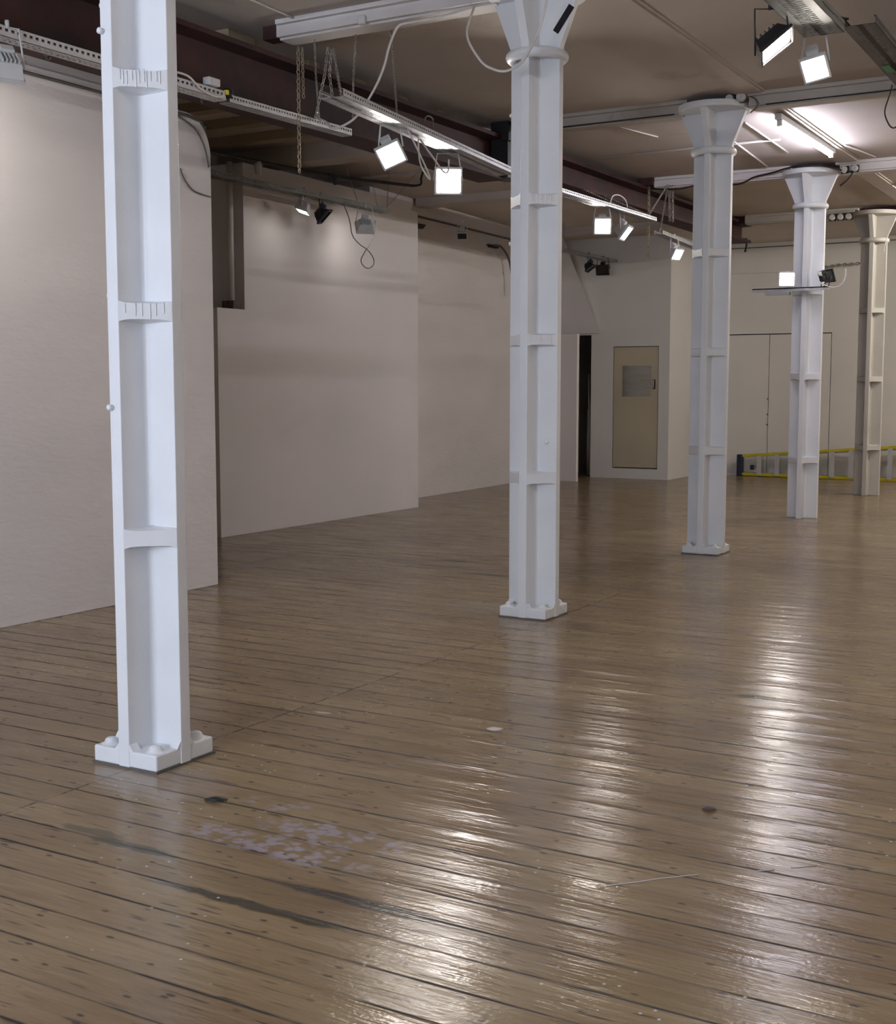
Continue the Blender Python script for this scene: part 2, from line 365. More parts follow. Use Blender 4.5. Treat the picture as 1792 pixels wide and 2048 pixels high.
# casing left ends, bottoms
desc = ['behind the capital of the nearest column', 'with cables and chains hanging from it, at the second column', 'crossing at the third column', 'crossing at the fourth column, half lit by the tube', 'crossing at the farthest column']
for i, (cx, cy) in enumerate(COL):
    z1 = zc(cy) + .003; z0 = z1 - .105
    s = MB(); xl = -5.70
    s.box(xl, cx - .26, cy - .11, cy + .11, z0, z1); s.box(cx + .34, XR, cy - .11, cy + .11, z0, z1)
    s.box(xl + .02, cx - .2, cy - .15, cy + .15, z1 - .03, z1 + .004); s.box(cx + .3, XR, cy - .15, cy + .15, z1 - .03, z1 + .004)
    s.box(xl, cx - .26, cy - .07, cy + .09, z0 - .014, z0)
    s.box(cx + .34, XR, cy - .07, cy + .09, z0 - .014, z0)
    st = empty('ceiling_beam', (cx, cy, z0), 'boxed white ceiling beam ' + desc[i], 'beam', 'boxed ceiling beams')
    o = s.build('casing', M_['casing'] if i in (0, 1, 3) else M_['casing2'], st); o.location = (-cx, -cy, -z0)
    s = MB(); s.box(-5.86, xl, cy - .06, cy + .06, z0 + .01, z1); s.box(cx - .26, cx + .34, cy - .05, cy + .05, ZT[i] + .002, z1)
    o = s.build('steel_core', M_['steel'], st); o.location = (-cx, -cy, -z0)
# left-bay continuation beams and joists
for i, (yy, dp, ww) in enumerate([(7.47, .14, .3), (8.35, .09, .14), (9.0, .09, .14), (9.65, .09, .14), (10.3, .09, .14), (11.11, .17, .34), (12.9, .03, .12), (14.68, .10, .3), (18.2, .10, .3)]):
    s = MB(); z1 = zc(yy) + .003
    xl = -9.3 if yy < 13 else -9.0
    if i == 0: xl = -6.6
    s.box(xl, -6.10, yy - ww / 2, yy + ww / 2, z1 - dp, z1)
    lab = {7.47: 'short beam stub above the end of the near left wall', 8.35: 'painted joist nearest in the dim left bay', 9.0: 'second painted joist in the dim left bay', 9.65: 'third painted joist in the dim left bay', 10.3: 'fourth painted joist in the dim left bay', 11.11: 'broad cross beam beyond the joists in the left bay', 12.9: 'slim batten on the ceiling over the boarded wall', 14.68: 'shallow cross beam above the long far left wall', 18.2: 'shallow cross beam near the corner door'}[yy]
    tag(s.build('ceiling_joist', M_['joist'] if yy < 10.8 else M_['ceil']), lab, 'joist', 'joists of the left bay')
# low boxed strip along the ceiling to the right of the columns
s = MB()
for a, b_ in ((3.95, 7.3), (7.63, 10.95), (11.28, 14.5), (14.85, 18.0)):
    za, zb = zc(a), zc(b_)
    s.prism([(a, za - .018), (b_, zb - .018), (b_, zb + .01), (a, za + .01)], -3.53, -3.33, 'x')
    s.prism([(a, za - .008), (b_, zb - .008), (b_, zb + .01), (a, za + .01)], -3.56, -3.30, 'x')
struct(s.build('trim_6', M_['ceil']))
# ceiling seams and surface conduits
def on_ceiling(p, dz=.008): return (p[0], p[1], zc(p[1]) - dz)
for lab, pts, r in [('thin white conduit on the ceiling beside the steel beam, nearest the camera', [(-5.50, 3.2), (-5.52, 7.33)], .009),
                    ('white cross conduit on the ceiling left of the third column capital', [(-5.75, 13.06), (-4.6, 13.0), (-3.75, 13.0)], .012),
                    ('short white conduit by the fluorescent light, running towards it', [(-3.82, 12.08), (-3.87, 13.72)], .009),
                    ('bright white conduit leaving the third column capital', [(-4.18, 12.75), (-4.30, 14.45)], .010),
                    ('faint white conduit on the ceiling left of the third column', [(-4.93, 11.7), (-4.78, 12.3)], .007),
                    ('thin conduit right of the fluorescent light on the ceiling', [(-3.25, 13.6), (-3.12, 14.4)], .008),
                    ('white conduit on the far ceiling right of the fourth column', [(-3.4, 16.3), (-2.2, 16.3)], .010)]:
    s = MB(); s.tube([on_ceiling(p) for p in pts], r, 6); tag(s.build('ceiling_conduit', M_['cable']), lab, 'conduit')

# ------------------------------------------------------------------ iron columns
w, t = .1705, .0283
def column(i, label):
    cx, cy = COL[i]; zr, zt = ZR[i], ZT[i]; IR = M_['iron_shaded'] if i == 4 else M_['iron']
    root = empty('iron_column', (cx, cy, 0), label, 'column', 'row of cast iron columns')
    # shaft: cross section with filleted inside corners
    poly = []
    for q in range(4):
        a = q * PI / 2
        pts = [(w, -t), (w, t)]
        R_ = .018
        for k in range(4):
            an = -PI / 2 - k / 3 * PI / 2
            pts.append((t + R_ + R_ * math.cos(an), t + R_ + R_ * math.sin(an)))
        ca, sa = math.cos(a), math.sin(a)
        for (x, y) in pts: poly.append((x * ca - y * sa, x * sa + y * ca))
    s = MB(); s.prism(poly, .0, zr + .02); s.build('shaft', IR, root, bevel=.004)
    for z in STF[i]:
        for q in range(4):
            a = q * PI / 2; ca, sa = math.cos(a), math.sin(a)
            s = MB(); n = 9; up = []; dn = []
            for k in range(n):
                f = k / (n - 1); x = t + (w - .001 - t) * f; y = t + (w - .001 - t) * (1 - f)
                h = .030 + .009 * abs(2 * f - 1) ** 5
                X_, Y_ = x * ca - y * sa, x * sa + y * ca
                up.append((X_, Y_, z - .03 + h)); dn.append((X_, Y_, z - .03 - h))
            ix, iy = (t - .002) * ca - (t - .002) * sa, (t - .002) * sa + (t - .002) * ca
            up.append((ix, iy, z + .014)); dn.append((ix, iy, z - .074)); m_ = n + 1
            fs = [tuple(range(m_))[::-1], tuple(range(m_, 2 * m_))] + [(k, (k + 1) % m_, m_ + (k + 1) % m_, m_ + k) for k in range(m_)]
            fs = [f[::-1] for f in fs]
            # fan the non-planar caps
            s.add(up + dn, [(n, k + 1, k) for k in range(n - 1)] + [(m_ + n, m_ + k, m_ + k + 1) for k in range(n - 1)] + [(k, (k + 1) % m_, m_ + (k + 1) % m_, m_ + k) for k in range(m_)])
            s.build('stiffener', IR, root)
    # collar ring
    s = MB(); s.lathe([(.166 + .034 * math.cos(a), zr + .034 * math.sin(a)) for a in [k * 2 * PI / 12 for k in range(12)]], 48, closed=True)
    s.lathe([(.0, zr - .012), (.17, zr - .012), (.17, zr + .012), (0, zr + .012)], 32)
    s.build('collar', IR, root)
    # flared capital: four ribs and a round core
    s = MB(); top = zt - .058
    for q in range(4):
        a = q * PI / 2
        Mx = Matrix.Rotation(a, 4, 'Z')
        s.prism([(0, zr), (w, zr), (w + .004, zr + .055), (.296, top + .005), (0, top + .005)], -t, t, 'y', Mx)
    s.build('capital', IR, root, bevel=.004)
    s = MB(); s.lathe([(0, top), (.300, top), (.312, top + .008), (.316, top + .03), (.316, zt), (0, zt)], 56, smooth=False)
    s.build('top_plate', IR, root, bevel=.003)
    if i < 3:
        s = MB(); s.box(-.167, .167, -.167, .167, .006, .072); s.build('base_plate', IR, root, bevel=.008, seg=3)
        s = MB(); s.box(-.172, .172, -.172, .172, 0, .008); s.build('packing', M_['gcable'], root)
        for sx in (-1, 1):
            for sy in (-1, 1):
                s = MB(); s.lathe([(.0, .098), (.016, .097), (.024, .091), (.028, .080), (.040, .074), (.046, .070)], 10, (sx * .118, sy * .118, 0)); s.build('bolt', IR, root)
        for q in range(4):
            s = MB(); Mx = Matrix.Rotation(q * PI / 2, 4, 'Z')
            s.prism([(.05, .07), (w - .004, .07), (w - .004, .075), (.05, .075)], -t - .012, t + .012, 'y', Mx)
            s.prism([(-t - .022, .07), (t + .022, .07), (t, .098), (-t, .098)], w - .045, w - .0015, 'x', Mx); s.build('foot_fillet', IR, root)
    return root
C = [column(0, 'nearest white cast iron column with large square base plate, at left of the room'),
     column(1, 'second white cast iron column with black tape stuck on its flared top'),
     column(2, 'third white cast iron column standing left of the fluorescent light'),
     column(3, 'fourth white column with a horizontal lamp bar strapped across it'),
     column(4, 'farthest white column, beige toned for shade, standing before the yellow ladder')]
def stud(i, x, y, z, d):
    s = MB(); s.tube([(x, y, z), (x + d[0] * .02, y + d[1] * .02, z), (x + d[0] * .024, y + d[1] * .024, z)], [.011, .012, .006], 10)
    s.build('stud', M_['iron'], C[i])
for z in (2.82, 1.42): stud(0, -.015, -w, z, (0, -1))
for z in (1.86, 2.98): stud(0, -w, 0, z, (-1, 0))
stud(1, .105, -t, 1.14, (0, -1)); stud(1, -w, .0, 2.42, (-1, 0)); stud(1, -w, 0, 3.23, (-1, 0))
# runs of old paint down the front of the upper stiffeners
for ci, lv, n_ in ((0, 0, 11), (0, 1, 6), (1, 0, 9), (1, 1, 5)):
    s = MB(); zt_ = STF[ci][lv]
    for k in range(n_):
        f = .12 + .78 * (k + random.random() * .8) / n_; x = t + (w - t) * f + .0006; y = -(t + (w - t) * (1 - f)) - .0006
        L_ = random.uniform(.03, .064); z0 = zt_ + random.uniform(-.004, .006)
        s.tube([(x, y, z0), (x, y, z0 - L_), (x, y, z0 - L_ - .004)], [.0016, .0022, .001], 6)
    s.build('paint_runs', M_['iron'], C[ci])
# strip clamps on the nearest column
s = MB(); s.box(-.150, -.128, -t - .022, -t, 2.50, 2.66); s.build('side_clip', M_['iron'], C[0], bevel=.006)
# tape on second column's capital (on the rib face towards the room)
s = MB(); cx, cy = COL[1]; a = V((.140, 0, 3.70)); b2 = V((.250, 0, 3.845)); dr = (b2 - a).normalized(); pr = V((dr.z, 0, -dr.x)) * .022
ps = [a - pr, a + pr, b2 + pr, b2 - pr]
s.prism([(p.x, p.z) for p in ps], -t - .0025, -t - .0004, 'y'); tp = s.build('tape_strip', M_['tape'], None); tp.location = (cx, cy, 0)
tag(tp, 'strip of black tape stuck on the flared top of the second column', 'tape')
# bar with lamps on fourth column
s = MB(); s.box(-4.44, -3.58, 14.42, 14.50, 2.588, 2.60); s.box(-4.44, -3.58, 14.42, 14.428, 2.56, 2.60)
tag(s.build('lamp_bar', M_['galv']), 'flat metal lamp bar strapped across the fourth column', 'bar')
s = MB(); s.box(-4.30, -4.02, 14.44, 14.50, 2.525, 2.556); tag(s.build('lamp_driver', M_['galv']), 'small metal box slung under the lamp bar on the fourth column', 'box')

# ------------------------------------------------------------------ steel beams
def ibeam(name, x0, x1, y0, y1, z0, z1, label, tf=.035, holes=()):
    s = MB(); xm = (x0 + x1) / 2
    s.prism([(x0, z0), (x1, z0), (x1, z0 + tf), (xm + .01, z0 + tf + .012), (xm + .01, z1 - tf - .012), (x1, z1 - tf), (x1, z1), (x0, z1), (x0, z1 - tf), (xm - .01, z1 - tf - .012), (xm - .01, z0 + tf + .012), (x0, z0 + tf)], y0, y1, 'y')
    r = empty(name, (xm, y0, z0), label, 'steel beam')
    o = s.build('girder', M_['steel'], r); o.location = (-xm, -y0, -z0)
    s = MB()
    for (x, y) in holes: s.lathe([(0, -.012), (.018, -.012), (.022, 0), (0, 0)], 8, (x, y, z0), smooth=False)
    if holes:
        o = s.build('rivets', M_['black'], r); o.location = (-xm, -y0, -z0); o['kind'] = 'stuff'
    return r
hl = []
y = 3.2
while y < 7.2: hl += [(-5.97, y), (-6.03, y + .07)]; y += .46
r1 = ibeam('steel_beam', -6.10, -5.80, YF, 11.0, 3.455, 3.865, 'dark red rusty steel girder overhead, nearer length', holes=hl)
r2 = ibeam('steel_beam', -6.10, -5.80, 11.14, 18.72, 3.60, 3.875, 'dark red steel girder overhead, farther length ending short of the far wall')
s = MB(); s.box(-5.92, -5.74, 10.92, 11.2, 3.47, 3.99); s.box(-5.78, -5.70, 10.86, 11.22, 3.80, 3.93)
tag(s.build('girder_bracket', M_['black']), 'black bracket joining the two steel girders beside the second column', 'bracket')
s = MB(); s.box(-5.84, -5.70, 14.5, 14.72, 3.87, 3.965); tag(s.build('girder_packer', M_['steel']), 'dark steel block on the girder at the end of the fourth cross beam', 'block')
s = MB(); s.tube(smooth_path([(-5.84, 18.6, 3.66), (-5.83, 18.62, 3.58), (-5.835, 18.6, 3.50), (-5.85, 18.6, 3.46)]), [.016] * 18 + [.008], 8)
tag(s.build('hanging_hook', M_['black']), 'black hook hanging from the far end of the steel girder', 'hook')

# ------------------------------------------------------------------ cable trays
def tray(p0, p1, wid, hgt, mat, label, slot=.038, side='L', lift=0):
    """perforated channel from p0 to p1 (centre of the underside); both side flanges slotted"""
    p0 = V(p0); p1 = V(p1); L = (p1 - p0).length; d = (p1 - p0).normalized()
    u = V((d.y, -d.x, 0)).normalized(); n = u.cross(d)
    if n.z < 0: n = -n
    Mx = Matrix(((u.x, d.x, n.x, p0.x), (u.y, d.y, n.y, p0.y), (u.z, d.z, n.z, p0.z), (0, 0, 0, 1)))
    s = MB(); h = wid / 2; e = .003
    # underside: rails with crossbars
    s.box(-h, -h * .5, 0, L, 0, e, Mx); s.box(h * .5, h, 0, L, 0, e, Mx); s.box(-h * .18, h * .18, 0, L, 0, e, Mx)
    k = 0
    while k * slot < L:
        a = k * slot; s.box(-h * .5, h * .5, a, min(a + slot * .5, L), 0, e, Mx); k += 1
    # flanges: solid lower, slotted band, top lip
    for sg in (-1, 1):
        x0, x1 = sorted((sg * h, sg * (h - e)))
        s.box(x0, x1, 0, L, 0, hgt * .45, Mx); s.box(x0, x1, 0, L, hgt * .72, hgt, Mx)
        k = 0
        while k * slot < L:
            a = k * slot; s.box(x0, x1, a, min(a + slot * .45, L), hgt * .45, hgt * .72, Mx); k += 1
        xx = sorted((sg * h, sg * (h - .012))); s.box(xx[0], xx[1], 0, L, hgt - e, hgt, Mx)
    return tag(s.build('cable_tray', mat), label, 'cable tray', 'cable trays')
tray((-5.68, 3.0, 3.365), (-5.68, 6.72, 3.375), .10, .062, M_['whitemetal'], 'whitish slotted cable tray under the steel girder behind the nearest column', slot=.042)
tray((-5.69, 6.78, 3.375), (-5.69, 8.2, 3.392), .09, .055, M_['galv'], 'grey cable tray under the girder, ending where the white cable loops up', slot=.03)
tray((-4.73, 6.65, 3.28), (-5.16, 9.78, 3.28), .17, .05, M_['galv'], 'galvanised tray hung on chains carrying the two brightest lamps left of the second column', slot=.035)
tray((-4.96, 10.2, 3.19), (-4.96, 12.62, 3.19), .12, .04, M_['galv'], 'galvanised tray with two lamps between second and third columns')
tray((-5.26, 13.6, 3.18), (-5.46, 15.6, 3.18), .10, .04, M_['galv'], 'short galvanised tray passing behind the third column')
tray((-8.0, 8.6, 3.43), (-7.92, 12.15, 3.42), .13, .05, M_['dullgalv'], 'long grey tray in front of the boarded wall carrying three lamps')
tray((-8.3, 16.9, 3.50), (-8.3, 20.6, 3.50), .12, .04, M_['galv'], 'grey tray near the corner door carrying two black lamps')
tray((-2.05, 6.2, 3.62), (-2.07, 8.05, 3.62), .24, .07, M_['dullgalv'], 'wide grey tray at upper right carrying the two lamps near the ceiling')
tray((-1.95, 8.42, 3.75), (-2.0, 11.2, 3.75), .20, .05, M_['darktray'], 'dark brown perforated tray at the upper right corner')
s = MB(); s.box(-2.076, -2.072, 9.55, 9.8, 3.76, 3.80); s.box(-2.05, -1.99, 9.55, 9.75, 3.742, 3.748)
tag(s.build('green_label', M_['green']), 'green sticker on the dark brown tray', 'sticker')

# ------------------------------------------------------------------ floodlights
def flood(loc, aim, label, lit=True, black=False, W=.19, H=.15, drop=.16, twist=0, glow=None, wdir=None):
    """loc: centre of the glass; bracket reaches up to the tray"""
    loc = V(loc); aim = V(aim).normalized()
    rt = aim.cross(V((0, 0, 1))).normalized(); up = rt.cross(aim)
    if wdir:
        rt = V(wdir); rt = (rt - aim * rt.dot(aim)).normalized(); up = rt.cross(aim)
    if twist:
        q = Matrix.Rotation(twist, 3, aim); rt = q @ rt; up = q @ up
    hang = loc + V((0, 0, drop)) - aim * .06
    root = empty('floodlight', hang, label, 'floodlight', 'floodlights on the trays')
    Rm = Matrix((rt, aim, up)).transposed().to_4x4(); off = loc - hang
    Mx = Matrix.Translation(off) @ Rm
    hm = M_['black'] if black else M_['lampwhite']
    a, b_ = W / 2, H / 2
    # hollow tapered housing, open at the front
    s = MB(); r = .012
    F = [(-a, 0, -b_), (a, 0, -b_), (a, 0, b_), (-a, 0, b_)]; Fi = [(x * .9, 0, z * .88) for x, _, z in F]
    B = [(-a * .72, -.085, -b_ * .6), (a * .72, -.085, -b_ * .6), (a * .72, -.085, b_ * .6), (-a * .72, -.085, b_ * .6)]
    G = [(x * .9, -.02, z * .88) for x, _, z in F]
    vs = F + Fi + B + G; fs = []
    for k in range(4):
        k2 = (k + 1) % 4
        fs += [(k, k2, 4 + k2, 4 + k), (k2, k, 8 + k, 8 + k2), (4 + k, 4 + k2, 12 + k2, 12 + k)]
    fs += [(8, 9, 10, 11), (12, 13, 14, 15)]
    s.add(vs, fs, False, Mx)
    for k in range(5):
        x = -a * .55 + a * 1.1 * k / 4; s.box(x - .003, x + .003, -.105, -.085, -b_ * .5, b_ * .5, Mx)
    s.build('housing', hm, root)
    s = MB(); s.add([(-a * .88, -.008, -b_ * .86), (a * .88, -.008, -b_ * .86), (a * .88, -.008, b_ * .86), (-a * .88, -.008, b_ * .86)], [(0, 1, 2, 3), ], False, Mx)
    # flip towards aim
    g = s.build('glass', (glow or M_['glow']) if lit else M_['offglass'], root)
    s = MB()
    for (x0, x1, z0, z1) in ((-a - .006, a + .006, b_ - .004, b_ + .008), (-a - .006, a + .006, -b_ - .008, -b_ + .004), (-a - .006, -a + .006, -b_, b_), (a - .006, a + .006, -b_, b_)):
        s.box(x0, x1, -.012, .008, z0, z1, Mx)
    s.build('front_frame', hm, root)
    # yoke
    h2 = V((rt.x, rt.y, 0)).normalized() * (a * .8); piv = off - aim * .04; pe = rt * (a + .012)
    s = MB(); s.tube([piv - pe, V((-h2.x, -h2.y, 0)), V((h2.x, h2.y, 0)), piv + pe], .006, 6); s.tube([(0, 0, -.005), (0, 0, .035)], .012, 8)
    s.build('yoke', hm, root)
    s = MB(); s.box(-.035, .035, -.12, -.06, b_ * .55, b_ * .55 + .045, Mx); s.build('terminal_box', hm, root)
    return root
flood((-4.92, 7.62, 3.10), (.52, -.62, -.58), 'lit white floodlight on the chain hung tray, left one of the bright pair', W=.17, H=.16, twist=.5, drop=.17)
flood((-5.02, 8.58, 3.06), (.56, -.80, -.22), 'brightest lit floodlight facing the camera left of the second column', W=.20, H=.19, drop=.2, glow=M_['glow_strong'])
flood((-4.98, 11.42, 3.02), (.45, -.82, -.35), 'lit round glowing floodlight right of the second column', W=.16, H=.15, drop=.16)
flood((-4.94, 11.9, 3.00), (.78, .10, -.62), 'lit floodlight seen edge on, right neighbour of the round glowing one', W=.17, H=.15, drop=.17, glow=M_['glow_weak'])
flood((-5.22, 14.1, 3.00), (.80, -.28, -.52), 'small lit floodlight just left of the third column shaft', W=.15, H=.13, drop=.17, glow=M_['glow_weak'])
flood((-4.03, 14.36, 2.69), (.36, -.92, -.14), 'glaring lit floodlight standing on the lamp bar of the fourth column', W=.17, H=.15, drop=-.09, glow=M_['glow_strong'])
flood((-3.60, 14.50, 2.72), (.55, .75, .32), 'black floodlight on the right end of the lamp bar, facing away', black=True, W=.15, H=.13, drop=-.1, glow=M_['glow_weak'])
flood((-2.20, 7.50, 3.45), (.60, -.02, -.62), 'large black lit floodlight at upper right', black=True, W=.22, H=.16, drop=.17, wdir=(.64, .37, .67))
flood((-2.12, 8.05, 3.43), (.22, -.62, -.72), 'smaller white lit floodlight at upper right, hanging from the end of the wide tray', W=.15, H=.16, drop=.18, twist=.3)
flood((-7.95, 10.66, 3.27), (-.25, -.25, -.93), 'small lit floodlight before the boarded wall, leftmost of three', W=.16, H=.12, drop=.15, twist=.4, glow=M_['glow_weak'])
flood((-7.92, 11.0, 3.25), (.55, .35, -.6), 'black unlit floodlight before the boarded wall, middle of three', lit=False, black=True, W=.20, H=.17, drop=.17, twist=.2)
flood((-7.90, 11.70, 3.21), (-.55, .55, -.62), 'pale floodlight before the boarded wall, rightmost of three, aimed at the wall', W=.19, H=.15, drop=.18, glow=M_['glow_weak'])
flood((-8.28, 18.55, 3.33), (.5, .1, -.7), 'black unlit floodlight near the corner door, left one', lit=False, black=True, W=.2, H=.16, drop=.16)
flood((-8.28, 19.0, 3.34), (.2, -.8, -.5), 'black unlit floodlight near the corner door, right one', lit=False, black=True, W=.2, H=.16, drop=.16)
flood((-5.67, 4.94, 3.19), (-.62, .25, -.74), 'white lit floodlight cut by the left edge of the picture, aimed at the wall', W=.16, H=.15, drop=.19)
flood((-9.0 + .12, 15.55, 3.56), (.3, -.6, -.7), 'small pale unlit floodlight high on the long far left wall', lit=False, W=.14, H=.12, drop=.14)

# fluorescent light ----------------------------------------------------
fx = -3.41
root = empty('ceiling_light', (fx, 12.73, zc(12.73) - .02), 'lit fluorescent tube batten on the ceiling between third and fourth columns', 'fluorescent light')
s = MB(); s.box(-.03, .03, -1.0, 1.0, -.05, .0); s.build('batten', M_['lampwhite'], root)
s = MB(); s.tube([(0, -.92, -.075), (0, .92, -.075)], .019, 12); s.build('tube', M_['tube'], root)
for sg in (-1, 1):
    s = MB(); s.box(-.02, .02, min(sg * .96, sg * .92), max(sg * .96, sg * .92), -.1, -.04); s.build('end_cap', M_['lampwhite'], root)
# unseen ceiling tubes added right of the frame to brighten the far end
M_['fill_tube4'] = emis('soft_fill_tube', (1, .95, .89), 55)
M_['fill_tube3'] = emis('far_fill_tube', (1, .95, .87), 200)
M_['fill_tube2'] = emis('warm_fill_tube', (1, .95, .89), 100)
for k, (x, y) in enumerate([(1.2, 5.5), (.6, 10.5), (-.9, 13.6), (-1.9, 17.2), (-.9, 19.2)]):
    rt_ = empty('ceiling_light', (x, y, zc(y)), 'added fill batten on the ceiling, out of view to the right, ' + ['nearest', 'second', 'third', 'fourth', 'outermost'][k], 'fluorescent light')
    s = MB(); s.box(-.04, .04, -.8, .8, -.05, .0); s.build('batten', M_['lampwhite'], rt_)
    s = MB(); s.tube([(0, -.75, -.10), (0, .75, -.10)], .02, 8); s.build('tube', M_['fill_tube4'] if k == 1 else M_['fill_tube2'] if k < 3 else M_['fill_tube3'], rt_)
    s = MB(); s.box(-.02, .02, -.79, -.75, -.12, -.05); s.build('end_cap', M_['lampwhite'], rt_)

# ------------------------------------------------------------------ chains
def chain(pts, label, mat='chain', pitch=.032, r=.0032, wd=.0095):
    pts = [V(p) for p in pts]; s = MB(); tot = 0
    segs = [((pts[i + 1] - pts[i]).length, pts[i], pts[i + 1]) for i in range(len(pts) - 1)]
    L = sum(a for a, _, _ in segs); n = max(2, int(L / (pitch * .78)))
    for k in range(n):
        d = (k + .5) / n * L
        for a, p, q in segs:
            if d <= a: break
            d -= a
        c = p.lerp(q, min(1, d / a)); t_ = (q - p).normalized()
        u = t_.cross(V((.3, .9, .1))).normalized()
        if k % 2: u = t_.cross(u)
        ring = []
        for j in range(8):
            an = 2 * PI * j / 8
            ring.append(c + t_ * (math.cos(an) * pitch * .5) + u * (math.sin(an) * wd))
        s.tube(ring, r, 5, closed=True)
    return tag(s.build('hanging_chain', M_[mat]), label, 'chain', 'hanging chains')
chain([(-5.515, 7.36, 3.85), (-5.515, 7.36, 2.99)], 'long brassy chain hanging free left of the looping white cable', 'rustchain', .04, .004, .012)
chain([(-5.495, 7.38, 3.84), (-5.487, 7.38, 3.50)], 'short brassy chain doubled beside the long one', 'rustchain', .034)
chain([(-5.24, 7.33, 3.80), (-5.27, 7.33, 3.62), (-5.35, 7.33, 3.34)], 'slack chain dropping left to the girder tray from the second cross beam')
chain([(-5.235, 7.36, 3.80), (-5.25, 7.36, 3.62), (-5.225, 7.36, 3.46)], 'bunched chain end hanging from the second cross beam')
chain([(-5.22, 7.36, 3.79), (-4.86, 6.95, 3.34)], 'taut chain from the second cross beam down to the hung tray')
chain([(-5.36, 7.34, 3.87), (-5.32, 7.30, 3.6), (-5.28, 7.28, 3.30)], 'thin chain behind the bunched one, straight down', pitch=.026, r=.0022, wd=.007)
chain([(-5.03, 7.36, 3.86), (-5.08, 7.4, 3.6), (-5.12, 7.45, 3.34)], 'thin chain crossing behind the hung tray', pitch=.026, r=.0022, wd=.007)
chain([(-5.0, 7.75, 3.97), (-4.98, 7.8, 3.36)], 'thin chain holding the hung tray behind the looping cable', pitch=.026, r=.0022, wd=.007)
chain([(-5.76, 14.56, 3.86), (-5.755, 14.56, 3.04)], 'long pale chain hanging below the girder left of the third column', 'rustchain', .045, .0045, .014)
chain([(-5.50, 14.55, 3.85), (-5.49, 14.55, 3.44)], 'doubled chain left of the third column, left strand', pitch=.04, r=.004, wd=.013)
chain([(-5.46, 14.55, 3.85), (-5.45, 14.55, 3.43)], 'doubled chain left of the third column, right strand', pitch=.04, r=.004, wd=.013)
chain([(-5.51, 14.5, 3.85), (-5.15, 12.95, 3.26)], 'slanting chain from the fourth cross beam down to the tray end')
chain([(-5.50, 14.5, 3.85), (-5.40, 14.0, 3.24)], 'slanting chain pair behind the long pale chain', pitch=.03)
chain([(-5.79, 12.75, 3.60), (-4.98, 12.1, 3.24)], 'slanting chain from the girder to the tray of the round glowing lamp, nearer one', pitch=.03)
chain([(-5.79, 13.3, 3.60), (-4.95, 12.55, 3.24)], 'slanting chain from the girder to the tray of the round glowing lamp, farther one', pitch=.03)
chain([(-7.9, 11.35, zc(11.35) - .17), (-7.93, 11.62, 3.48)], 'thin chain to the boarded wall tray, leftmost', pitch=.03, r=.002, wd=.006)
chain([(-7.85, 11.7, zc(11.7)), (-7.9, 11.95, 3.48)], 'thin chain to the boarded wall tray, second from left', pitch=.03, r=.002, wd=.006)
chain([(-7.8, 12.05, zc(12.05)), (-7.88, 12.12, 3.48)], 'thin chain to the boarded wall tray, third from left', pitch=.03, r=.0026, wd=.007)
chain([(-7.75, 12.65, zc(12.65)), (-7.9, 12.14, 3.48)], 'thin chain to the boarded wall tray, rightmost', pitch=.03, r=.002, wd=.006)
chain([(-8.3, 17.6, zc(17.6)), (-8.3, 17.6, 3.54)], 'thin chain to the corner tray, nearer one', pitch=.03, r=.002, wd=.006)
chain([(-8.3, 20.1, zc(20.1)), (-8.3, 20.1, 3.54)], 'thin chain to the corner tray, farther one', pitch=.03, r=.002, wd=.006)
chain([(-5.42, 15.3, zc(15.3)), (-5.43, 15.3, 3.22)], 'thin chain to the short tray behind the third column', pitch=.03, r=.002, wd=.006)
chain([(-2.1, 7.3, zc(7.3)), (-2.1, 7.3, 3.7)], 'chain holding the wide tray at upper right', pitch=.03)
chain([(-5.35, 21.22, 3.42), (-5.1, 21.22, 3.45), (-4.75, 21.22, 3.46)], 'dark chain strung along the far wall between fourth and last columns', 'gcable' if False else 'chain', .06, .008, .02)

# ------------------------------------------------------------------ cables
def cable(pts, r, mat, label, cat='cable', k=6, name='hanging_cable'):
    s = MB(); s.tube(smooth_path(pts, k), r, 7); return tag(s.build(name, M_[mat]), label, cat)
cable([(-5.66, 7.75, 3.45), (-5.45, 7.6, 3.37), (-5.30, 7.45, 3.29), (-5.12, 7.34, 3.27), (-5.0, 7.34, 3.33), (-4.87, 7.34, 3.48), (-4.79, 7.34, 3.62), (-4.75, 7.34, 3.74), (-4.69, 7.35, 3.86), (-4.6, 7.345, 3.875), (-4.35, 7.345, 3.88), (-4.10, 7.34, 3.905)], .0085, 'cable', 'thick white cable looping up from the girder tray to the second cross beam')
cable([(-4.10, 7.34, 3.905), (-4.06, 7.25, 3.86), (-4.02, 7.1, 3.66), (-3.91, 7.08, 3.49), (-3.82, 7.08, 3.43), (-3.74, 7.08, 3.41), (-3.66, 7.08, 3.43), (-3.60, 7.08, 3.48), (-3.52, 7.08, 3.61), (-3.475, 7.08, 3.74), (-3.45, 7.1, 3.88), (-3.44, 7.3, 3.90)], .0075, 'cable', 'white cable drooping in front of the flared top of the second column')
cable([(-5.64, 6.2, 3.46), (-5.62, 6.34, 3.455), (-5.62, 6.46, 3.40), (-5.61, 6.58, 3.375), (-5.61, 6.66, 3.39), (-5.62, 6.69, 3.42)], .007, 'cable', 'white flex curling into the socket beside the nearest column')
s = MB(); s.box(-.03, .03, -.055, .055, 0, .05); o = s.build('trailing_socket', M_['lampwhite'], None, (-5.63, 6.58, 3.44), bevel=.008); tag(o, 'white trailing socket lying on the tray beside the nearest column', 'socket')
s = MB(); s.box(-.012, .012, -.012, .012, 0, .03); o = s.build('plug_tab', M_['yellowtab'], None, (-5.62, 6.715, 3.41), bevel=.003); tag(o, 'small yellow plug between white socket and black plug', 'plug')
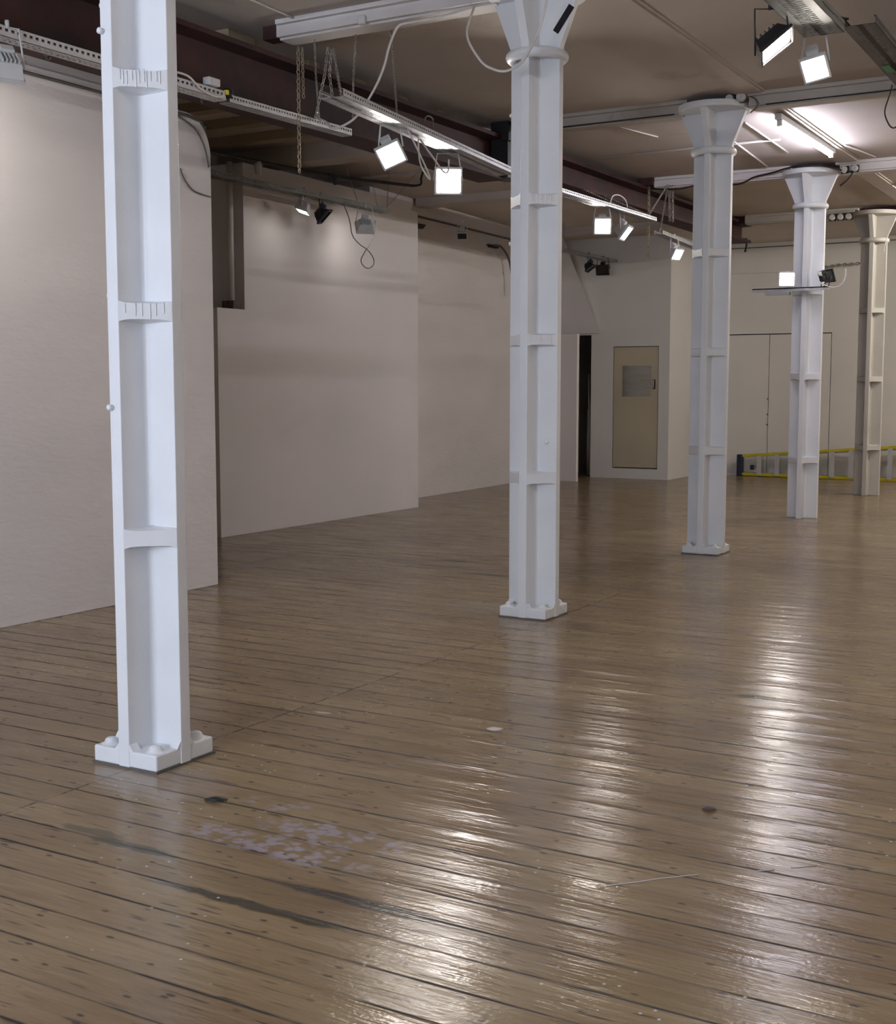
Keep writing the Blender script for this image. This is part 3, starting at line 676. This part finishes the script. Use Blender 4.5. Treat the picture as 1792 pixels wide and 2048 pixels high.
s = MB(); s.lathe([(0, 0), (.03, 0), (.035, .02), (.03, .06), (0, .065)], 10, (0, 0, 0)); o = s.build('black_plug', M_['black'], None, (-5.65, 6.77, 3.40)); tag(o, 'black plug at the joint of the two girder trays', 'plug')
cable([(-4.87, 7.72, 3.32), (-4.83, 7.78, 3.2), (-4.82, 7.95, 3.02), (-4.84, 8.0, 2.98), (-4.9, 7.97, 3.1), (-4.92, 7.98, 3.3)], .006, 'cable', 'white flex hanging in a narrow loop right of the left bright lamp')
cable([(-4.93, 8.02, 3.27), (-4.90, 8.15, 3.16), (-4.90, 8.3, 3.08), (-4.93, 8.42, 3.1), (-4.97, 8.5, 3.2)], .007, 'cable', 'white flex drooping between the two brightest lamps')
cable([(-4.88, 7.95, 3.33), (-4.86, 8.0, 3.42), (-4.90, 8.15, 3.43), (-4.93, 8.2, 3.38), (-4.96, 8.4, 3.36), (-4.95, 8.5, 3.32)], .005, 'gcable', 'thin grey flex coiled on top of the chain hung tray')
cable([(-4.99, 11.6, 3.20), (-4.99, 11.66, 3.32), (-4.99, 11.82, 3.36), (-4.99, 12.0, 3.33), (-4.99, 12.05, 3.24)], .006, 'cable', 'pale flex arching over the round glowing lamp')
cable([(-7.92, 11.34, 3.42), (-7.91, 11.43, 3.27), (-7.90, 11.47, 3.11), (-7.9, 11.60, 3.03), (-7.9, 11.76, 2.98), (-7.9, 11.87, 2.90), (-7.9, 11.87, 2.83), (-7.9, 11.78, 2.785), (-7.9, 11.68, 2.80), (-7.9, 11.63, 2.86), (-7.9, 11.70, 2.95), (-7.9, 11.80, 3.05), (-7.9, 11.89, 3.18), (-7.88, 11.88, 3.31)], .0055, 'gcable', 'dark flex dangling in a figure of eight loop before the boarded wall')
cable([(-6.50, 7.46, 3.42), (-6.75, 7.8, 3.50), (-7.5, 8.6, 3.60), (-7.80, 9.0, 3.62), (-7.93, 9.35, 3.64), (-7.96, 9.75, 3.66), (-7.85, 11.0, 3.665), (-7.6, 11.9, 3.68), (-7.55, 12.15, 3.69)], .017, 'bcable', 'thick black cable sagging across the left bay under the joists')
cable([(-7.55, 12.15, 3.69), (-7.46, 12.15, 3.70), (-7.44, 12.13, 3.76), (-7.40, 12.1, 3.82)], .013, 'bcable', 'black cable end turning up towards the left bay ceiling')
cable([(-7.80, 10.9, 3.66), (-7.76, 10.95, 3.64), (-7.76, 10.97, 3.56)], .02, 'bcable', 'short black tail hanging off the thick black cable')
s = MB(); s.lathe([(0, 0), (.03, 0), (.04, -.05), (.028, -.12), (0, -.13)], 10); o = s.build('ceiling_lampholder', M_['lampwhite'], None, (-7.95, 9.95, 3.66)); tag(o, 'small white lampholder hanging by the thick black cable in the left bay', 'lampholder')
cable([(-6.36, 7.0, 3.43), (-6.355, 7.22, 3.36), (-6.355, 7.33, 3.25), (-6.355, 7.38, 3.10)], .006, 'gcable', 'thin grey wire curving down the rounded end of the near left wall')
cable([(-6.36, 7.08, 3.05), (-6.36, 7.12, 2.98), (-6.36, 7.22, 2.91), (-6.36, 7.40, 2.89)], .005, 'gcable', 'short grey wire looping to the far edge of the near left wall')
cable([(-6.355, 6.9, 2.98), (-6.355, 6.96, 2.93), (-6.355, 6.98, 2.82)], .005, 'bcable', 'short dark wire on the near left wall behind the nearest column')
# cables along fourth cross beam to the fourth column
cable([(-5.72, 14.54, 3.83), (-5.38, 14.53, 3.80), (-5.11, 14.53, 3.83), (-4.67, 14.53, 3.80), (-4.47, 14.5, 3.86), (-4.24, 14.45, 3.885), (-4.08, 14.38, 3.905), (-3.9, 14.33, 3.91), (-3.69, 14.36, 3.90), (-3.45, 14.5, 3.84), (-3.38, 14.5, 3.82), (-3.42, 14.45, 3.74), (-3.5, 14.45, 3.68)], .010, 'bcable', 'dark cable sagging along the fourth cross beam and round the fourth column top')
cable([(-3.68, 14.42, 2.64), (-3.55, 14.42, 2.585), (-3.46, 14.42, 2.60), (-3.41, 14.42, 2.68), (-3.405, 14.42, 2.78)], .007, 'cable', 'curved white flex right of the lamp bar on the fourth column')
cable([(-3.58, 17.95, 3.80), (-3.68, 17.96, 3.55), (-3.72, 17.97, 3.46), (-3.75, 17.98, 3.30)], .006, 'cable', 'pale wire running off the top of the farthest column')
cable([(-2.17, 8.35, 3.98), (-2.16, 8.4, 3.9), (-2.08, 8.42, 3.82), (-2.02, 8.44, 3.80)], .008, 'bcable', 'dark wire dropping to the near end of the brown tray')
cable([(-2.24, 10.85, 3.90), (-2.25, 10.85, 3.84), (-2.29, 10.85, 3.70), (-2.26, 10.85, 3.60), (-2.22, 10.85, 3.56), (-2.18, 10.85, 3.58)], .006, 'bcable', 'thin black wire looping down at the right edge of the picture')
cable([(-3.43, 10.96, 3.96), (-3.38, 10.94, 3.93), (-3.36, 10.94, 3.87), (-3.42, 10.94, 3.82)], .006, 'gcable', 'thin wire curling round the third column capital')
# black cross wire along the third cross beam
for a, b_, lab in ((-5.6, -4.12, 'dark wire along the bottom of the third cross beam, left of the column'), (-3.3, -1.9, 'dark wire along the bottom of the third cross beam, right of the column')):
    s = MB(); zb = zc(11.1) - .108; s.tube([(a, 10.985, zb), (b_, 10.985, zb + .002)], .006, 6); tag(s.build('wire', M_['bcable']), lab, 'wire')

# junction boxes at the column tops
def jbox(x, y, z, r, label):
    rt = empty('ceiling_junction_box', (x, y, z), label, 'junction box', 'junction boxes at the column tops')
    s = MB(); M2 = Matrix.Rotation(PI / 2, 4, 'X'); s.lathe([(0, .03), (r * .8, .03), (r, .02), (r, -.02), (0, -.02)], 16, smooth=False, M=M2); s.build('cover', M_['whitemetal'], rt)
    s = MB(); s.box(-r * 1.1, r * 1.1, .02, .045, -r * 1.1, r * 1.1); s.build('back_plate', M_['black'], rt)
jbox(-3.60, 10.93, 3.955, .036, 'round pale junction box by the third column top, left one')
jbox(-3.50, 10.93, 3.96, .040, 'round pale junction box by the third column top, right one')
jbox(-3.47, 14.50, 3.86, .036, 'round pale junction box by the fourth column top, left one')
jbox(-3.36, 14.50, 3.865, .036, 'round pale junction box by the fourth column top, right one')
for k, nm in enumerate(('left', 'middle', 'right')):
    jbox(-4.45 + k * .11, 18.0, 3.80, .042, 'round pale junction box left of the farthest column top, %s one' % nm)
s = MB(); s.box(-.03, .03, -.03, .0, -.03, .03); o = s.build('beam_clip', M_['casing'], None, (-4.97, 7.358, 3.945), bevel=.01); tag(o, 'white fitting on the face of the second cross beam', 'fitting')

# ------------------------------------------------------------------ alcove items
s = MB(); s.tube([(-8.43, 10.10, 2.355), (-8.43, 10.10, 3.72)], .030, 14); tag(s.build('downpipe', M_['casing']), 'white vertical pipe standing in the notch of the boarded wall', 'pipe')
s = MB(); s.box(-.075, .075, -.05, .05, 0, .085)
s2 = s.build('brown_block', M_['brownbox'], None, (-8.425, 10.08, 2.27), bevel=.005); tag(s2, 'dark brown block on the ledge of the boarded wall', 'block')
# leaning board and poles by the corner opening
s = MB(); s.box(-9.14, -8.44, 18.42, 18.50, 0.0, 2.32); tag(s.build('white_board', M_['board'], bevel=.003), 'white upright board standing beside the corner opening behind the second column', 'board')
for k, (x0, x1, z1, lab) in enumerate([(-8.93, -8.80, 1.70, 'pale pole leaning in the dark corner opening, left'), (-8.99, -8.88, 1.1, 'shorter pole leaning in the dark corner opening, behind'), (-8.86, -8.75, 1.55, 'thin pole leaning in the dark corner opening, right')]):
    s = MB(); s.tube([(x1, 19.75 + .1 * k, .012), (x0, 19.98 + .1 * k, z1)], .018, 8); tag(s.build('leaning_pole', M_['alu']), lab, 'pole')
cable([(-9.03, 16.75, 3.56), (-9.04, 17.0, 3.56), (-9.05, 17.25, 3.42), (-9.05, 17.35, 3.2), (-9.05, 17.38, 2.9)], .016, 'gcable', 'bent dark conduit on the long far left wall, left of the second column', 'conduit', name='wall_conduit')
s = MB(); s.prism([(14.45, 3.64), (14.78, 3.64), (14.70, 3.58), (14.5, 3.58)], -9.04, -8.99, 'x'); tag(s.build('wall_vent', M_['black']), 'small dark vent on the long far left wall beside the boarded wall', 'vent')
s = MB(); s.prism([(16.72, 3.575), (17.02, 3.56), (16.98, 3.535), (16.78, 3.54)], -9.14, -9.08, 'x'); tag(s.build('wall_vent', M_['black']), 'small dark slot on the long far left wall above the bent conduit', 'vent')

# ------------------------------------------------------------------ ladder lying on its side
root = empty('step_ladder', (-6.66, 21.1, 0), 'yellow step ladder lying on its side along the far wall', 'ladder')
def rail(pa, pb, h, dep, mat, name):
    s = MB(); pa = V(pa); pb = V(pb); d = (pb - pa); L = d.length; an = math.atan2(d.z, d.x)
    Mx = Matrix.Translation(pa) @ Matrix.Rotation(math.atan2(d.y, math.hypot(d.x, d.z)), 4, 'Z') @ Matrix.Rotation(-an, 4, 'Y')
    s.box(0, L, -dep / 2, -dep / 2 + .004, 0, h, Mx); s.box(0, L, -dep / 2, dep / 2, h * .4, h * .4 + .005, Mx); s.box(0, L, dep / 2 - .004, dep / 2, 0, h, Mx)
    return s.build(name, mat, root)
rail((.02, 0, .012), (3.3, -.12, .004), .042, .085, M_['yellow'], 'rail')
rail((.02, 0, .315), (3.3, -.12, .585), .042, .085, M_['yellow'], 'rail')
rail((.05, .09, .03), (3.1, .03, .02), .03, .05, M_['alu'], 'rear_rail')
rail((.05, .09, .31), (3.1, .03, .53), .03, .05, M_['alu'], 'rear_rail')
for k in range(9):
    x = .33 + k * .303; ztop = .315 + (.585 - .315) * x / 3.28
    s = MB(); s.box(x, x + .075, -.055 - .036 * x, -.05 - .036 * x, .03, ztop + .01); s.box(x, x + .006, -.05 - .036 * x, .04 - .036 * x, .03, ztop + .01); s.build('step', M_['alu'], root)
s = MB(); s.box(-.02, .075, -.06, .05, .0, .36); s.build('top_cap', M_['blue'], root, bevel=.012)
s = MB(); s.box(.22, .29, -.095, -.062, .11, .19); s.build('hinge', M_['black'], root, bevel=.014)
s = MB(); s.box(-7.15, -6.0, 21.16, 21.24, 0.0, .028); tag(s.build('floor_batten', M_['board']), 'white batten lying on the floor left of the ladder', 'batten')

# ------------------------------------------------------------------ floor litter
def scrap(x, y, sx, sy, h, rot, mat, name, label):
    s = MB(); n = 7; vs = []; fs = []
    for j in range(3):
        for i in range(n):
            f = i / (n - 1); u = (f - .5) * sx; vv = (j / 2 - .5) * sy * (1 - abs(2 * f - 1) ** 2 * .8)
            z = .003 + h * math.sin(f * PI) ** 1.0 * (1 - .5 * (j - 1) ** 2) + random.random() * h * .1
            vv += .25 * sx * (f - .5) ** 2 * 2
            vs.append((u, vv, z))
    for j in range(2):
        for i in range(n - 1): a = j * n + i; fs.append((a, a + 1, a + n + 1, a + n))
    s.add(vs, fs, True); o = s.build(name, mat, None, (x, y, 0)); o.rotation_euler = (0, 0, rot)
    md = o.modifiers.new('sol', 'SOLIDIFY'); md.thickness = .0015
    return tag(o, label, 'scrap')
scrap(-3.01, 3.47, .085, .05, .016, .55, M_['black'], 'curled_scrap', 'curled black scrap on the floor right of the nearest column base')
scrap(-1.43, 4.28, .05, .035, .012, .3, M_['brownbox'], 'curled_scrap', 'small dark scrap on the floor at right')
s = MB(); s.tube(smooth_path([(-1.47, 3.455, .002), (-1.40, 3.53, .002), (-1.35, 3.59, .0022), (-1.26, 3.68, .002), (-1.19, 3.745, .002)]), [.0006] + [.0032] * 22 + [.0014] * 2, 6) if False else s.tube(smooth_path([(-1.47, 3.455, .002), (-1.40, 3.53, .002), (-1.35, 3.59, .0022), (-1.26, 3.68, .002)]), .0013, 6)
tag(s.build('white_thread', M_['lampwhite']), 'white strip of thread on the floor at lower right', 'thread')
for (x, y, r) in [(-.98, 3.93, .05), (-1.08, 3.83, .035)]:
    s = MB(); s.tube([(x - r, y - r * .9, .0016), (x + r * .3, y + r * .25, .002)], .0012, 5); tag(s.build('white_thread', M_['lampwhite']), 'thin white thread end near the right edge of the floor' if r > .04 else 'tiny white thread beside the longer white strip', 'thread')
s = MB(); s.box(-1.12, -1.085, 4.0, 4.02, 0.0, .004); 

# ------------------------------------------------------------------ camera, world, output
cam = bpy.data.cameras.new('camera'); cam.sensor_fit = 'VERTICAL'; cam.sensor_height = 24; cam.lens = 2555.368 * 24 / 2048
co = bpy.data.objects.new('camera', cam); col.objects.link(co); scene.camera = co
yaw, pitch = .529677, -.0979457
fwd = V((-math.sin(yaw) * math.cos(pitch), math.cos(yaw) * math.cos(pitch), math.sin(pitch)))
rt = V((math.cos(yaw), math.sin(yaw), 0)); upv = rt.cross(fwd)
co.matrix_world = Matrix(((rt.x, upv.x, -fwd.x, 0), (rt.y, upv.y, -fwd.y, 0), (rt.z, upv.z, -fwd.z, 1.5), (0, 0, 0, 1)))
W = bpy.data.worlds.new('sky'); scene.world = W; W.use_nodes = True
bg = W.node_tree.nodes['Background']; bg.inputs[0].default_value = (.74, .83, 1.0, 1); bg.inputs[1].default_value = 12.0
scene.view_settings.view_transform = 'Standard'; scene.view_settings.look = 'None'; scene.view_settings.gamma = 1; scene.view_settings.exposure = 0.6
scene.view_settings.use_curve_mapping = False
cy = scene.cycles; cy.use_denoising = True; cy.max_bounces = 4; cy.diffuse_bounces = 3; cy.glossy_bounces = 2; cy.transmission_bounces = 0; cy.use_adaptive_sampling = True; cy.adaptive_threshold = .08; cy.adaptive_min_samples = 20; cy.sample_clamp_indirect = 6
cy.caustics_reflective = False; cy.caustics_refractive = False; cy.use_light_tree = False
